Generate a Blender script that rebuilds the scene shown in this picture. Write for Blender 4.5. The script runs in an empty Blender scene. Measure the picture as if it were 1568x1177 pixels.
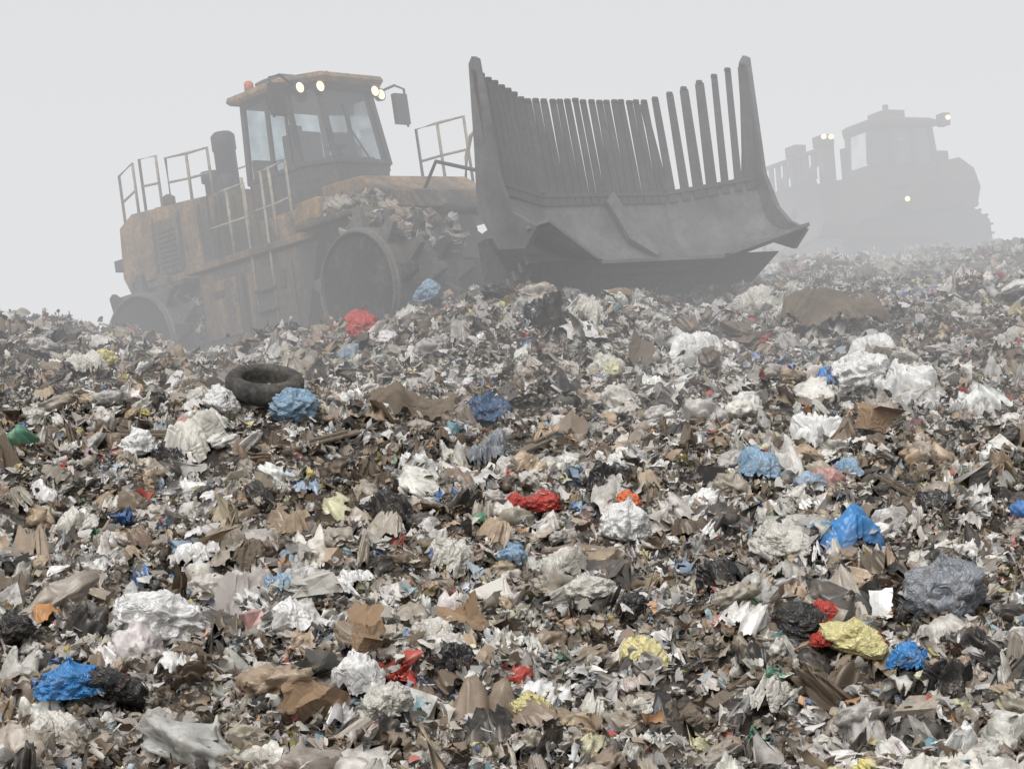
import bpy, math, random, bmesh
import numpy as np
from mathutils import Vector, Matrix, noise as mn
R = math.radians
rng = np.random.default_rng(7)
random.seed(7)
scene = bpy.context.scene
scene.view_settings.view_transform = 'Standard'
scene.view_settings.look = 'None'
scene.view_settings.exposure = 0

# ------------------------------------------------------------------ materials
def new_mat(name):
    m = bpy.data.materials.new(name); m.use_nodes = True
    nt = m.node_tree; nt.nodes.clear()
    out = nt.nodes.new('ShaderNodeOutputMaterial')
    b = nt.nodes.new('ShaderNodeBsdfPrincipled')
    nt.links.new(b.outputs[0], out.inputs[0])
    return m, nt, b, out

def wrinkle(nt, b, vec, scale, strength, dist):
    N = nt.nodes; L = nt.links
    n = N.new('ShaderNodeTexNoise'); n.inputs['Scale'].default_value = scale; n.inputs['Detail'].default_value = 2
    n.inputs['Distortion'].default_value = 1.0
    L.new(vec, n.inputs['Vector'])
    a = N.new('ShaderNodeMath'); a.operation = 'SUBTRACT'; a.inputs[1].default_value = .5; L.new(n.outputs['Fac'], a.inputs[0])
    c = N.new('ShaderNodeMath'); c.operation = 'ABSOLUTE'; L.new(a.outputs[0], c.inputs[0])
    bp = N.new('ShaderNodeBump'); bp.inputs['Strength'].default_value = strength; bp.inputs['Distance'].default_value = dist
    L.new(c.outputs[0], bp.inputs['Height']); L.new(bp.outputs[0], b.inputs['Normal'])

def paint(name, col, col2, rough=0.6, scale=1.2, thresh=(0.4, 0.65), metal=0.0, bump=0.15, streak=False):
    m, nt, b, out = new_mat(name)
    N = nt.nodes; L = nt.links
    tc = N.new('ShaderNodeTexCoord')
    mp = N.new('ShaderNodeMapping'); L.new(tc.outputs['Object'], mp.inputs[0])
    if streak: mp.inputs['Scale'].default_value = (1.2, 1.2, 0.35)
    n1 = N.new('ShaderNodeTexNoise'); n1.inputs['Scale'].default_value = scale
    n1.inputs['Detail'].default_value = 9; n1.inputs['Roughness'].default_value = 0.72
    L.new(mp.outputs[0], n1.inputs['Vector'])
    fac = n1.outputs['Fac']
    if streak:   # mud builds up towards the bottom of the machine
        sx = N.new('ShaderNodeSeparateXYZ'); L.new(tc.outputs['Object'], sx.inputs[0])
        mz = N.new('ShaderNodeMapRange'); mz.inputs[1].default_value = .5; mz.inputs[2].default_value = 3.4; mz.inputs[3].default_value = .12; mz.inputs[4].default_value = -.03
        L.new(sx.outputs[2], mz.inputs[0]); ad = N.new('ShaderNodeMath'); ad.operation = 'ADD'
        L.new(fac, ad.inputs[0]); L.new(mz.outputs[0], ad.inputs[1]); fac = ad.outputs[0]
    cr = N.new('ShaderNodeValToRGB')
    cr.color_ramp.elements[0].position = thresh[0]; cr.color_ramp.elements[1].position = thresh[1]
    cr.color_ramp.elements[0].color = (*col, 1); cr.color_ramp.elements[1].color = (*col2, 1)
    L.new(fac, cr.inputs[0])
    n2 = N.new('ShaderNodeTexNoise'); n2.inputs['Scale'].default_value = scale * 8
    n2.inputs['Detail'].default_value = 6; n2.inputs['Roughness'].default_value = .7
    L.new(tc.outputs['Object'], n2.inputs['Vector'])
    mr = N.new('ShaderNodeMapRange'); mr.inputs[1].default_value = 0.32; mr.inputs[2].default_value = 0.68
    mr.inputs[3].default_value = 0.5; mr.inputs[4].default_value = 1.3
    L.new(n2.outputs['Fac'], mr.inputs[0])
    mul = N.new('ShaderNodeVectorMath'); mul.operation = 'SCALE'
    L.new(cr.outputs[0], mul.inputs[0]); L.new(mr.outputs[0], mul.inputs['Scale'])
    L.new(mul.outputs[0], b.inputs['Base Color'])
    b.inputs['Roughness'].default_value = rough
    b.inputs['Metallic'].default_value = metal
    bp = N.new('ShaderNodeBump'); bp.inputs['Strength'].default_value = bump; bp.inputs['Distance'].default_value = 0.03
    L.new(n2.outputs['Fac'], bp.inputs['Height']); L.new(bp.outputs[0], b.inputs['Normal'])
    return m

m_yel = paint('worn_yellow_paint', (0.35, 0.215, 0.095), (0.085, 0.066, 0.05), 0.7, 1.3, (0.38, 0.60), streak=True)
m_yel2 = paint('muddy_yellow_paint', (0.21, 0.14, 0.075), (0.06, 0.05, 0.04), 0.8, 1.5, (0.36, 0.58), streak=True)
m_doz = paint('grimy_dozer_paint', (0.10, 0.065, 0.045), (0.045, 0.036, 0.03), 0.8, 1.5, (0.36, 0.58), streak=True)
m_dark = paint('dark_panel', (0.035, 0.034, 0.033), (0.08, 0.07, 0.06), 0.7, 1.5)
m_black = paint('black_metal', (0.015, 0.015, 0.015), (0.04, 0.035, 0.03), 0.6, 2)
m_steel = paint('worn_steel', (0.18, 0.172, 0.168), (0.07, 0.062, 0.056), 0.5, 0.9, (0.36, 0.66), metal=0.15)
m_rack = paint('grimy_rack_steel', (0.085, 0.074, 0.066), (0.045, 0.036, 0.03), 0.7, 1.2, (0.4, 0.62))
m_rail = paint('rail_paint', (0.42, 0.36, 0.26), (0.25, 0.22, 0.18), 0.6, 2)
m_wheel = paint('muddy_wheel_steel', (0.03, 0.027, 0.025), (0.10, 0.085, 0.07), 0.8, 1.5, (0.5, 0.7), bump=0.5)
m_rim = paint('worn_rim_steel', (0.13, 0.12, 0.11), (0.065, 0.055, 0.046), 0.6, 2.5, (0.45, 0.68), bump=0.4)
m_orange = paint('beacon_orange', (0.7, 0.12, 0.02), (0.5, 0.08, 0.02), 0.35, 2)
m_seat = paint('seat_fabric', (0.03, 0.03, 0.032), (0.05, 0.05, 0.05), 0.9, 3)

def glass_mat():
    m, nt, b, out = new_mat('cab_glass')
    N = nt.nodes; L = nt.links
    tr = N.new('ShaderNodeBsdfTransparent'); tr.inputs[0].default_value = (0.78, 0.86, 0.88, 1)
    gl = N.new('ShaderNodeBsdfGlossy'); gl.inputs['Roughness'].default_value = 0.1
    gl.inputs[0].default_value = (0.8, 0.8, 0.8, 1)
    fr = N.new('ShaderNodeFresnel'); fr.inputs[0].default_value = 1.45
    mx = N.new('ShaderNodeMixShader')
    df = N.new('ShaderNodeBsdfDiffuse'); df.inputs[0].default_value = (.1, .09, .08, 1)
    tcg = N.new('ShaderNodeTexCoord'); ng = N.new('ShaderNodeTexNoise'); ng.inputs['Scale'].default_value = 1.6; ng.inputs['Detail'].default_value = 5
    L.new(tcg.outputs['Object'], ng.inputs['Vector'])
    mg = N.new('ShaderNodeMapRange'); mg.inputs[1].default_value = .42; mg.inputs[2].default_value = .68; mg.inputs[3].default_value = .03; mg.inputs[4].default_value = .45
    L.new(ng.outputs['Fac'], mg.inputs[0])
    m2 = N.new('ShaderNodeMixShader'); L.new(mg.outputs[0], m2.inputs[0])
    L.new(fr.outputs[0], mx.inputs[0]); L.new(tr.outputs[0], mx.inputs[1]); L.new(gl.outputs[0], mx.inputs[2])
    L.new(mx.outputs[0], m2.inputs[1]); L.new(df.outputs[0], m2.inputs[2])
    L.new(m2.outputs[0], out.inputs[0])
    return m
m_glass = glass_mat()
def lamp_mat(name, col, s):
    m, nt, b, out = new_mat(name)
    b.inputs['Emission Color'].default_value = (*col, 1); b.inputs['Emission Strength'].default_value = s
    b.inputs['Base Color'].default_value = (0.3, 0.3, 0.28, 1)
    return m
m_lamp = lamp_mat('work_lamp_lens', (1.0, 0.76, 0.42), 2.0)

# ------------------------------------------------------------------ mesh builder
class B:
    def __init__(s): s.v = []; s.f = []; s.m = []; s.s = []
    def add(s, vs, fs, m=0, sm=False):
        o = len(s.v)
        s.v += [tuple(p) for p in vs]
        for f in fs:
            s.f.append([i + o for i in f]); s.m.append(m); s.s.append(sm)
    def box(s, c, d, m=0, rot=None, top=(1, 1)):
        vs = []
        for z in (-1, 1):
            t = top if z > 0 else (1, 1)
            for x, y in ((-1, -1), (1, -1), (1, 1), (-1, 1)):
                p = Vector((x * d[0] / 2 * t[0], y * d[1] / 2 * t[1], z * d[2] / 2))
                if rot is not None: p = rot @ p
                vs.append(p + Vector(c))
        s.add(vs, [(0, 3, 2, 1), (4, 5, 6, 7), (0, 1, 5, 4), (1, 2, 6, 5), (2, 3, 7, 6), (3, 0, 4, 7)], m)
    def loft(s, rings, m=0, cap=True, sm=False):
        n = len(rings[0]); vs = [p for r in rings for p in r]; fs = []
        for k in range(len(rings) - 1):
            for i in range(n):
                j = (i + 1) % n
                fs.append((k * n + i, k * n + j, (k + 1) * n + j, (k + 1) * n + i))
        if cap:
            fs.append(tuple(range(n))[::-1]); fs.append(tuple((len(rings) - 1) * n + i for i in range(n)))
        s.add(vs, fs, m, sm)
    def prism(s, poly, y0, y1, m=0):      # poly in x,z
        s.loft([[(x, y0, z) for x, z in poly], [(x, y1, z) for x, z in poly]], m)
    def beam(s, a, b, w, d, m=0, up=(0, 0, 1)):
        a = Vector(a); b = Vector(b); t = (b - a).normalized(); u = Vector(up)
        if abs(t.dot(u)) > 0.95: u = Vector((1, 0, 0))
        sx = t.cross(u).normalized(); sy = sx.cross(t).normalized()
        r = []
        for p in (a, b):
            r.append([p + sx * w / 2 * i + sy * d / 2 * j for i, j in ((-1, -1), (1, -1), (1, 1), (-1, 1))])
        s.loft(r, m)
    def tube(s, pts, r, m=0, n=8):
        pts = [Vector(p) for p in pts]; rings = []
        for i, p in enumerate(pts):
            t = (pts[min(i + 1, len(pts) - 1)] - pts[max(i - 1, 0)]).normalized()
            u = Vector((0.13, 0.31, 0.94)).normalized()
            if abs(t.dot(u)) > 0.9: u = Vector((1, 0.1, 0)).normalized()
            sx = t.cross(u).normalized(); sy = sx.cross(t)
            rr = r[i] if isinstance(r, (list, tuple)) else r
            rings.append([p + (sx * math.cos(2 * math.pi * k / n) + sy * math.sin(2 * math.pi * k / n)) * rr for k in range(n)])
        s.loft(rings, m, True, True)
    def lathe(s, prof, c, axis='Y', n=40, m=0, sm=False):
        rings = []
        for r, h in prof:
            ring = []
            for k in range(n):
                a = 2 * math.pi * k / n
                if axis == 'Y': ring.append((c[0] + r * math.cos(a), c[1] + h, c[2] + r * math.sin(a)))
                elif axis == 'Z': ring.append((c[0] + r * math.cos(a), c[1] + r * math.sin(a), c[2] + h))
                else: ring.append((c[0] + h, c[1] + r * math.cos(a), c[2] + r * math.sin(a)))
            rings.append(ring)
        s.loft(rings, m, True, sm)
    def obj(s, name, mats, parent=None, mat=None, bevel=0.0):
        me = bpy.data.meshes.new(name); me.from_pydata(s.v, [], s.f)
        for mm in mats: me.materials.append(mm)
        me.polygons.foreach_set('material_index', s.m); me.polygons.foreach_set('use_smooth', s.s)
        me.update()
        bm = bmesh.new(); bm.from_mesh(me); bmesh.ops.recalc_face_normals(bm, faces=bm.faces); bm.to_mesh(me); bm.free()
        o = bpy.data.objects.new(name, me); scene.collection.objects.link(o)
        if parent is not None: o.parent = parent
        if mat is not None: o.matrix_basis = mat
        if bevel:
            b = o.modifiers.new('bevel', 'BEVEL'); b.width = bevel; b.segments = 2; b.limit_method = 'ANGLE'; b.angle_limit = R(40)
        return o

# ------------------------------------------------------------------ noise / terrain
LAT = rng.random((256, 256))
def vnoise(x, y):
    x = np.asarray(x, float); y = np.asarray(y, float)
    xi = np.floor(x).astype(int); yi = np.floor(y).astype(int)
    fx = x - xi; fy = y - yi; fx = fx * fx * (3 - 2 * fx); fy = fy * fy * (3 - 2 * fy)
    a = LAT[xi & 255, yi & 255]; b = LAT[(xi + 1) & 255, yi & 255]
    c = LAT[xi & 255, (yi + 1) & 255]; d = LAT[(xi + 1) & 255, (yi + 1) & 255]
    return (a * (1 - fx) + b * fx) * (1 - fy) + (c * (1 - fx) + d * fx) * fy - 0.5
def sstep(a, b, x):
    t = np.clip((x - a) / (b - a), 0, 1); return t * t * (3 - 2 * t)
LY = [-400, 4, 10.5, 27.5, 38, 60, 400]; LZ = [-3.0, -2.6, -2.3, 2.85, 3.7, 3.4, -10]
RY = [-400, 4, 10.5, 27.5, 45, 52, 80, 400]; RZ = [-3.0, -2.6, -2.3, 2.85, 5.75, 6.2, 5.9, -6]
def height(x, y):
    x = np.asarray(x, float); y = np.asarray(y, float)
    zl = 0; zr = 0
    for o in (-1.2, -0.4, 0.4, 1.2):
        zl = zl + np.interp(y + o, LY, LZ) / 4; zr = zr + np.interp(y + o, RY, RZ) / 4
    w = sstep(-1.5, 6.5, x)
    z = zl * (1 - w) + zr * w
    z = z + np.clip(x, -14, 14) * 0.03 * sstep(18, 28, y)
    z = z - 0.5 * np.exp(-(((x + 3.0) / 3.0) ** 2 + ((y - 32.5) / 2.8) ** 2))
    z = z - 0.5 * np.exp(-(((x + 4.4) / 1.4) ** 2 + ((y - 30) / 3.2) ** 2))
    near = np.exp(-((x / 60) ** 2 + ((y - 30) / 60) ** 2))
    z = z + near * (0.6 * vnoise(x / 3.7 + 9, y / 3.7 + 3) + 0.45 * vnoise(x / 1.5, y / 1.5) + 0.34 * vnoise(x / 0.6 + 40, y / 0.6) + 0.16 * vnoise(x / 0.28, y / 0.28 + 7))
    return z

def axis(lo, hi, step, far):
    core = np.arange(lo, hi + 1e-6, step)
    g = []; d = step
    p = lo
    while p > -far: d *= 1.18; p -= d; g.append(p)
    g2 = []; d = step; p = hi
    while p < far: d *= 1.18; p += d; g2.append(p)
    return np.array(g[::-1] + list(core) + g2)
ax = axis(-16, 18, 0.11, 600); ay = axis(9, 54, 0.11, 600)
X, Y = np.meshgrid(ax, ay); Z = height(X, Y)
nx, ny = len(ax), len(ay)
V = np.stack([X.ravel(), Y.ravel(), Z.ravel()], 1)
idx = np.arange(nx * ny).reshape(ny, nx)
F = np.stack([idx[:-1, :-1].ravel(), idx[:-1, 1:].ravel(), idx[1:, 1:].ravel(), idx[1:, :-1].ravel()], 1)
def np_mesh(name, V, F):
    me = bpy.data.meshes.new(name)
    me.vertices.add(len(V)); me.vertices.foreach_set('co', V.astype(np.float32).ravel())
    k = F.shape[1]
    me.loops.add(F.size); me.loops.foreach_set('vertex_index', F.astype(np.int32).ravel())
    me.polygons.add(len(F)); me.polygons.foreach_set('loop_start', np.arange(0, F.size, k, dtype=np.int32))
    me.update(calc_edges=True); me.validate()
    return me
me = np_mesh('landfill_ground', V, F)
ground = bpy.data.objects.new('landfill_ground', me); scene.collection.objects.link(ground)

def const_ramp(nt, els):
    cr = nt.nodes.new('ShaderNodeValToRGB'); cr.color_ramp.interpolation = 'CONSTANT'
    cr.color_ramp.elements[0].position = 0; cr.color_ramp.elements[0].color = (*els[0][1], 1)
    cr.color_ramp.elements[1].position = els[1][0]; cr.color_ramp.elements[1].color = (*els[1][1], 1)
    for p, c in els[2:]:
        e = cr.color_ramp.elements.new(p); e.color = (*c, 1)
    return cr
m, nt, b, out = new_mat('refuse_soil'); N = nt.nodes; L = nt.links
tc = N.new('ShaderNodeTexCoord')
vo = N.new('ShaderNodeTexVoronoi'); vo.inputs['Scale'].default_value = 24
L.new(tc.outputs['Object'], vo.inputs['Vector'])
sep = N.new('ShaderNodeSeparateColor'); L.new(vo.outputs['Color'], sep.inputs[0])
cr = const_ramp(nt, [(0, (0.035, 0.028, 0.023)), (0.25, (0.06, 0.048, 0.038)), (0.5, (0.10, 0.083, 0.066)), (0.65, (0.025, 0.022, 0.02)), (0.84, (0.17, 0.15, 0.125)), (0.95, (0.34, 0.32, 0.29))])
L.new(sep.outputs[0], cr.inputs[0]); L.new(cr.outputs[0], b.inputs['Base Color']); b.inputs['Roughness'].default_value = 0.9
me.materials.append(m)

# ------------------------------------------------------------------ camera
PITCH = 4.0
cam_d = bpy.data.cameras.new('camera'); cam = bpy.data.objects.new('camera', cam_d); scene.collection.objects.link(cam)
cam_d.lens = 70; cam_d.sensor_width = 36; cam_d.clip_end = 2000; cam_d.clip_start = 0.1
cam.rotation_euler = (R(90 + PITCH), 0, 0); scene.camera = cam
def spot(px, py):
    """ground position seen in a given direction (used only to lay out the larger rubbish items on the slope)"""
    a = (px - 784) / 3049; c = (588 - py) / 3049
    d = Vector((a, math.cos(R(PITCH)) - c * math.sin(R(PITCH)), math.sin(R(PITCH)) + c * math.cos(R(PITCH))))
    t = np.arange(9, 70, 0.05); P = np.array(d)[None, :] * t[:, None]
    hit = np.nonzero(P[:, 2] < height(P[:, 0], P[:, 1]))[0]
    p = P[hit[0]] if len(hit) else P[400]
    return Vector((p[0], p[1], float(height(p[0], p[1]))))

# ------------------------------------------------------------------ litter prototypes
litter = bpy.data.collections.new('loose_refuse_pieces')
PAL = [((.72, .71, .69), .125), ((.60, .58, .54), .16), ((.46, .445, .42), .15), ((.38, .34, .285), .145), ((.41, .315, .22), .075), ((.25, .195, .145), .11),
       ((.13, .098, .07), .075), ((.028, .028, .028), .065), ((.08, .076, .072), .045),
       ((.27, .36, .45), .018), ((.05, .18, .46), .009), ((.48, .06, .045), .009), ((.62, .53, .17), .009), ((.09, .26, .17), .006), ((.6, .28, .10), .006), ((.50, .29, .27), .008), ((.2, .38, .45), .008), ((.6, .58, .38), .012)]
pc = np.array([p[0] for p in PAL]); pw = np.array([p[1] for p in PAL]); pw /= pw.sum()

def litter_mat(name, shreds):
    m, nt, b, out = new_mat(name); N = nt.nodes; L = nt.links
    at = N.new('ShaderNodeAttribute'); at.attribute_type = 'INSTANCER'; at.attribute_name = 'tcol'
    oi = N.new('ShaderNodeObjectInfo')
    base = at.outputs['Color']
    b.inputs['Roughness'].default_value = 0.34; b.inputs['Specular IOR Level'].default_value = 0.45
    if shreds:
        ge = N.new('ShaderNodeNewGeometry'); ad = N.new('ShaderNodeMath'); ad.operation = 'ADD'
        L.new(ge.outputs['Random Per Island'], ad.inputs[0]); L.new(oi.outputs['Random'], ad.inputs[1])
        fr = N.new('ShaderNodeMath'); fr.operation = 'FRACT'; L.new(ad.outputs[0], fr.inputs[0])
        els = []; acc = 0
        for c, w in zip(pc, pw): els.append((acc, tuple(c * .84))); acc += w
        cr = const_ramp(nt, els); L.new(fr.outputs[0], cr.inputs[0])
        mx0 = N.new('ShaderNodeMix'); mx0.data_type = 'RGBA'; mx0.inputs['Factor'].default_value = .3
        L.new(cr.outputs[0], mx0.inputs['A']); L.new(base, mx0.inputs['B'])
        L.new(mx0.outputs['Result'], b.inputs['Base Color'])
        return m
    tc = N.new('ShaderNodeTexCoord')
    n1 = N.new('ShaderNodeTexNoise'); n1.inputs['Scale'].default_value = 2.6; n1.inputs['Detail'].default_value = 3; n1.inputs['Roughness'].default_value = 0.75
    sc = N.new('ShaderNodeMath'); sc.operation = 'MULTIPLY'; sc.inputs[1].default_value = 60; L.new(oi.outputs['Random'], sc.inputs[0])
    va = N.new('ShaderNodeVectorMath'); va.operation = 'ADD'; L.new(tc.outputs['Object'], va.inputs[0]); L.new(sc.outputs[0], va.inputs[1])
    L.new(va.outputs[0], n1.inputs['Vector'])
    mr = N.new('ShaderNodeMapRange'); mr.inputs[1].default_value = 0.46; mr.inputs[2].default_value = 0.7; mr.inputs[3].default_value = 0.05; mr.inputs[4].default_value = 0.75
    L.new(n1.outputs['Fac'], mr.inputs[0])
    mx = N.new('ShaderNodeMix'); mx.data_type = 'RGBA'
    L.new(mr.outputs[0], mx.inputs['Factor']); L.new(base, mx.inputs['A']); mx.inputs['B'].default_value = (0.16, 0.128, 0.095, 1)
    L.new(mx.outputs['Result'], b.inputs['Base Color'])
    return m
m_lit = litter_mat('mixed_refuse', False); m_shr = litter_mat('shredded_refuse', True)

def rotm(axis, a): return np.array(Matrix.Rotation(a, 3, Vector(axis)))
def crumple(n, w, h, folds, amp, seed, maxa=2.6):
    r = np.random.default_rng(seed)
    u, v = np.meshgrid(np.linspace(-w / 2, w / 2, n), np.linspace(-h / 2, h / 2, max(3, int(n * min(1, h / w + 0.3)))))
    e = 1 + 0.5 * vnoise(np.arctan2(v, u) * 4 + seed, np.zeros_like(u) + seed * 1.7)
    P = np.stack([(u * e).ravel(), (v * e).ravel(), np.zeros(u.size)], 1)
    for k in range(folds):
        c = P[r.integers(len(P))] * 0.7
        ang = r.uniform(0, 2 * math.pi); nrm = np.array([math.cos(ang), math.sin(ang), r.normal(0, 0.3)]); nrm /= np.linalg.norm(nrm)
        axv = np.cross(nrm, [0, 0, 1]) + r.normal(0, 0.15, 3); axv /= np.linalg.norm(axv)
        M = rotm(axv, r.uniform(0.4, maxa) * r.choice([-1, 1]))
        s = (P - c) @ nrm > 0
        P[s] = (P[s] - c) @ M.T + c
    if amp > 0:
        for i in range(len(P)):
            q = Vector(P[i]) * 3 + Vector((seed, 0, 0))
            P[i] += np.array(mn.noise_vector(q)) * amp
    P -= P.mean(0)
    rows, cols = u.shape; ii = np.arange(rows * cols).reshape(rows, cols)
    Fq = np.stack([ii[:-1, :-1].ravel(), ii[:-1, 1:].ravel(), ii[1:, 1:].ravel(), ii[1:, :-1].ravel()], 1)
    return P, Fq
def drape(n, seed, h=.34, asp=.7, curl=.5, stretch=2.4):
    """a torn piece of plastic film slumped over the pile: gathered folds, torn outline, curled-under edge"""
    u, v = np.meshgrid(np.linspace(-1, 1, n), np.linspace(-1, 1, n))
    sq = np.maximum(abs(u), abs(v)); rr = np.sqrt(u * u + v * v) + 1e-6
    k = sq / rr; uu = u * k; vv = v * k
    th = np.arctan2(vv, uu); rad = np.sqrt(uu * uu + vv * vv)
    out = .5 * (1 + .9 * vnoise(np.cos(th) * 1.7 + seed, np.sin(th) * 1.7 + seed * 2.3) + .45 * vnoise(np.cos(th) * 5 + seed, np.sin(th) * 5) + .2 * vnoise(np.cos(th) * 12 + seed, np.sin(th) * 12))
    x = rad * np.cos(th) * out; y = rad * np.sin(th) * out * asp
    P = np.stack([x.ravel(), y.ravel(), np.zeros(x.size)], 1); sv = Vector((seed * 1.7, seed * .9, 0)); rf = rad.ravel()
    for i in range(len(P)):
        p = Vector(P[i]); w = mn.noise_vector(p * 2.2 + sv) * .35
        q = Vector(((p.x + w.x) * 1.5, (p.y + w.y) * 1.5 * stretch, 0)) + sv
        z = h * (.42 - abs(mn.noise(q)) * 1.3) + h * .5 * (.3 - abs(mn.noise(q * 2.3))) + h * .25 * (.3 - abs(mn.noise(q * 5.1)))
        z += .32 * h * mn.noise(p * 1.6 + sv)
        z -= curl * h * max(0, rf[i] - .5) ** 1.3 * 4.0
        P[i] = (p.x * (1 - .5 * max(0, rf[i] - .7)) + w.x * .28, p.y * (1 - .3 * max(0, rf[i] - .7)) + w.y * .28, z)
    P -= P.mean(0); P[:, 2] += .05
    ii = np.arange(n * n).reshape(n, n)
    return P, np.stack([ii[:-1, :-1].ravel(), ii[:-1, 1:].ravel(), ii[1:, 1:].ravel(), ii[1:, :-1].ravel()], 1)
def bag_geo(sub, seed, squash=0.7, knot=True, wr=1.0):
    bm = bmesh.new(); bmesh.ops.create_icosphere(bm, subdivisions=sub, radius=1)
    V = []
    sv = Vector((seed * 3.1, seed * 1.3, 0))
    st = Vector((random.uniform(.6, 1.4), random.uniform(.6, 1.4), random.uniform(.5, 1.0)))
    for v in bm.verts:
        d = v.co.normalized()
        q = Vector((d.x * st.x, d.y * st.y, d.z * st.z))
        q = q + mn.noise_vector(q * 1.5 + sv) * .4
        r = 1.12 + 0.45 * mn.noise(q * 1.1 + sv)
        r -= wr * 0.36 * abs(mn.noise(q * 2.2 + sv))
        r -= wr * 0.20 * abs(mn.noise(q * 4.6 + sv))
        r -= wr * 0.08 * abs(mn.noise(q * 10 + sv))
        p = d * max(.3, r)
        if knot and d.z > 0.72:
            t = (d.z - 0.72) / 0.28; k = 1 - 0.85 * math.sin(min(1, t * 1.25) * math.pi / 2) + 0.35 * max(0, t - 0.8) * 5
            p.x *= k; p.y *= k; p.z += 0.35 * t
        p.z *= squash
        if p.z < -0.35: p.z = -0.35 + (p.z + 0.35) * 0.3
        V.append(p[:])
    bm.verts.index_update()
    F = [[v.index for v in f.verts] for f in bm.faces]; bm.free()
    return np.array(V), np.array(F)
protos = []
def add_proto(P, F, smooth, name, mat=None):
    me = np_mesh('p', P, F)
    me.polygons.foreach_set('use_smooth', [smooth] * len(me.polygons))
    me.materials.append(mat or m_lit)
    o = bpy.data.objects.new('piece_%02d_%s' % (len(protos), name), me); litter.objects.link(o); protos.append(name)
for k in range(8): add_proto(*crumple(11, 1, rng.uniform(0.6, 1), 6, 0.12, 10 + k), k % 3 > 0, 'film')
for k in range(5): add_proto(*crumple(15, 1.3, rng.uniform(0.8, 1.2), 12, 0.2, 30 + k, 2.9), k % 3 > 0, 'crumpled')
for k in range(5): add_proto(*crumple(9, 1, rng.uniform(0.5, 0.9), 2, 0.02, 50 + k, 1.2), False, 'card')
for k in range(4): add_proto(*crumple(14, 1.8, 0.22, 6, 0.12, 60 + k, 1.5), True, 'strip')
for k in range(16): add_proto(*drape(22, 300 + k * 7, random.uniform(.35, .75), random.uniform(.4, .95), random.uniform(.4, .9), random.uniform(1.2, 3)), k % 5 > 0, 'drape')
for k in range(9): add_proto(*bag_geo(4, 70 + k, random.uniform(0.5, 0.9), k % 2 == 0, 1.5), True, 'bag')
for k in range(2):
    bb = B(); bb.box((0, 0, 0), (1, 0.7, 0.45), 0, top=(0.8, 1.1)); P = np.array(bb.v) + rng.normal(0, 0.08, (8, 3)); add_proto(P, np.array(bb.f), False, 'carton')
bb = B(); bb.lathe([(0.02, -.5), (.17, -.5), (.18, -.1), (.15, 0), (.18, .1), (.17, .25), (.07, .42), (.07, .5), (.02, .5)], (0, 0, 0), 'X', 10, 0)
bb.f = [f for f in bb.f if len(f) == 4]
add_proto(np.array(bb.v), np.array(bb.f), True, 'bottle')
bb = B(); bb.lathe([(0.02, -.4), (.26, -.4), (.3, .0), (.24, .15), (.36, .4), (.3, .38), (.02, -.2)], (0, 0, 0), 'X', 12, 0)
bb.f = [f for f in bb.f if len(f) == 4]
add_proto(np.array(bb.v), np.array(bb.f), True, 'bottle')
for k in range(6):
    Vs = []; Fs = []; o = 0; r = np.random.default_rng(500 + k)
    for j in range(16):
        st = r.random() < .35
        P, F_ = crumple(6, .6 * r.uniform(.4, 1.1), (.08 if st else r.uniform(.15, .35)), 4, .04, 900 + k * 40 + j, 1.8)
        M = rotm((0, 0, 1), r.uniform(0, 6.3)) @ rotm((1, 0, 0), r.normal(.3, .8)) @ rotm((0, 1, 0), r.normal(0, .6))
        P = P @ M.T + np.array([r.normal(0, .42), r.normal(0, .42), r.uniform(-.15, .3)])
        Vs.append(P); Fs.append(F_ + o); o += len(P)
    add_proto(np.concatenate(Vs), np.concatenate(Fs), k % 2 == 0, 'shreds', m_shr)
K = {n: [i for i, q in enumerate(protos) if q == n] for n in set(protos)}

def scatter(n, smin, smax, kinds, lift, tilt, power=1.0, flat=1.0, white=0.0, colour=1.0):
    y = 9 + (60 - 9) * rng.random(n) ** 1.25
    x = (rng.random(n) * 2 - 1) * (0.26 * y + 5) + 0.5
    z = height(x, y)
    s = smin * (smax / smin) ** (rng.random(n) ** power)
    names = list(kinds); w = np.array([kinds[k] for k in names], float); w /= w.sum()
    kk = rng.choice(len(names), n, p=w)
    pid = np.zeros(n, int)
    for i, nm in enumerate(names):
        q = np.nonzero(kk == i)[0]; pid[q] = rng.choice(K[nm], len(q))
    rot = np.stack([rng.normal(0, tilt, n), rng.normal(0, tilt, n), rng.uniform(0, 6.28, n)], 1)
    rot[:, 0] += 0.25
    scl = np.stack([s, s * rng.uniform(.5, 1.1, n), s * rng.uniform(.6, 1.1, n) * flat], 1)
    bagm = np.isin(pid, K['bag']); scl[bagm] *= .5
    w2 = pw.copy(); w2[9:] *= colour; w2 /= w2.sum()
    ci = rng.choice(len(pc), n, p=w2)
    pt = vnoise(x / 1.6 + 100, y / 1.6) + 0.6 * vnoise(x / .5, y / .5 + 50) + white
    dk = np.nonzero((pt < -0.16) & (rng.random(n) < .6))[0]; ci[dk] = rng.choice([4, 5, 6, 7, 8, 3, 6], len(dk))
    lt = np.nonzero((pt > 0.26) & (rng.random(n) < .45))[0]; ci[lt] = rng.choice([0, 1, 2, 1], len(lt))
    col = pc[ci] * rng.uniform(.75, 1.12, (n, 1)) * (1 + rng.normal(0, .015, (n, 3)))
    z = z + lift * s * rng.uniform(-0.4, 1.0, n)
    return np.stack([x, y, z], 1), rot, scl, pid, np.clip(col, 0.01, .85)
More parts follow.
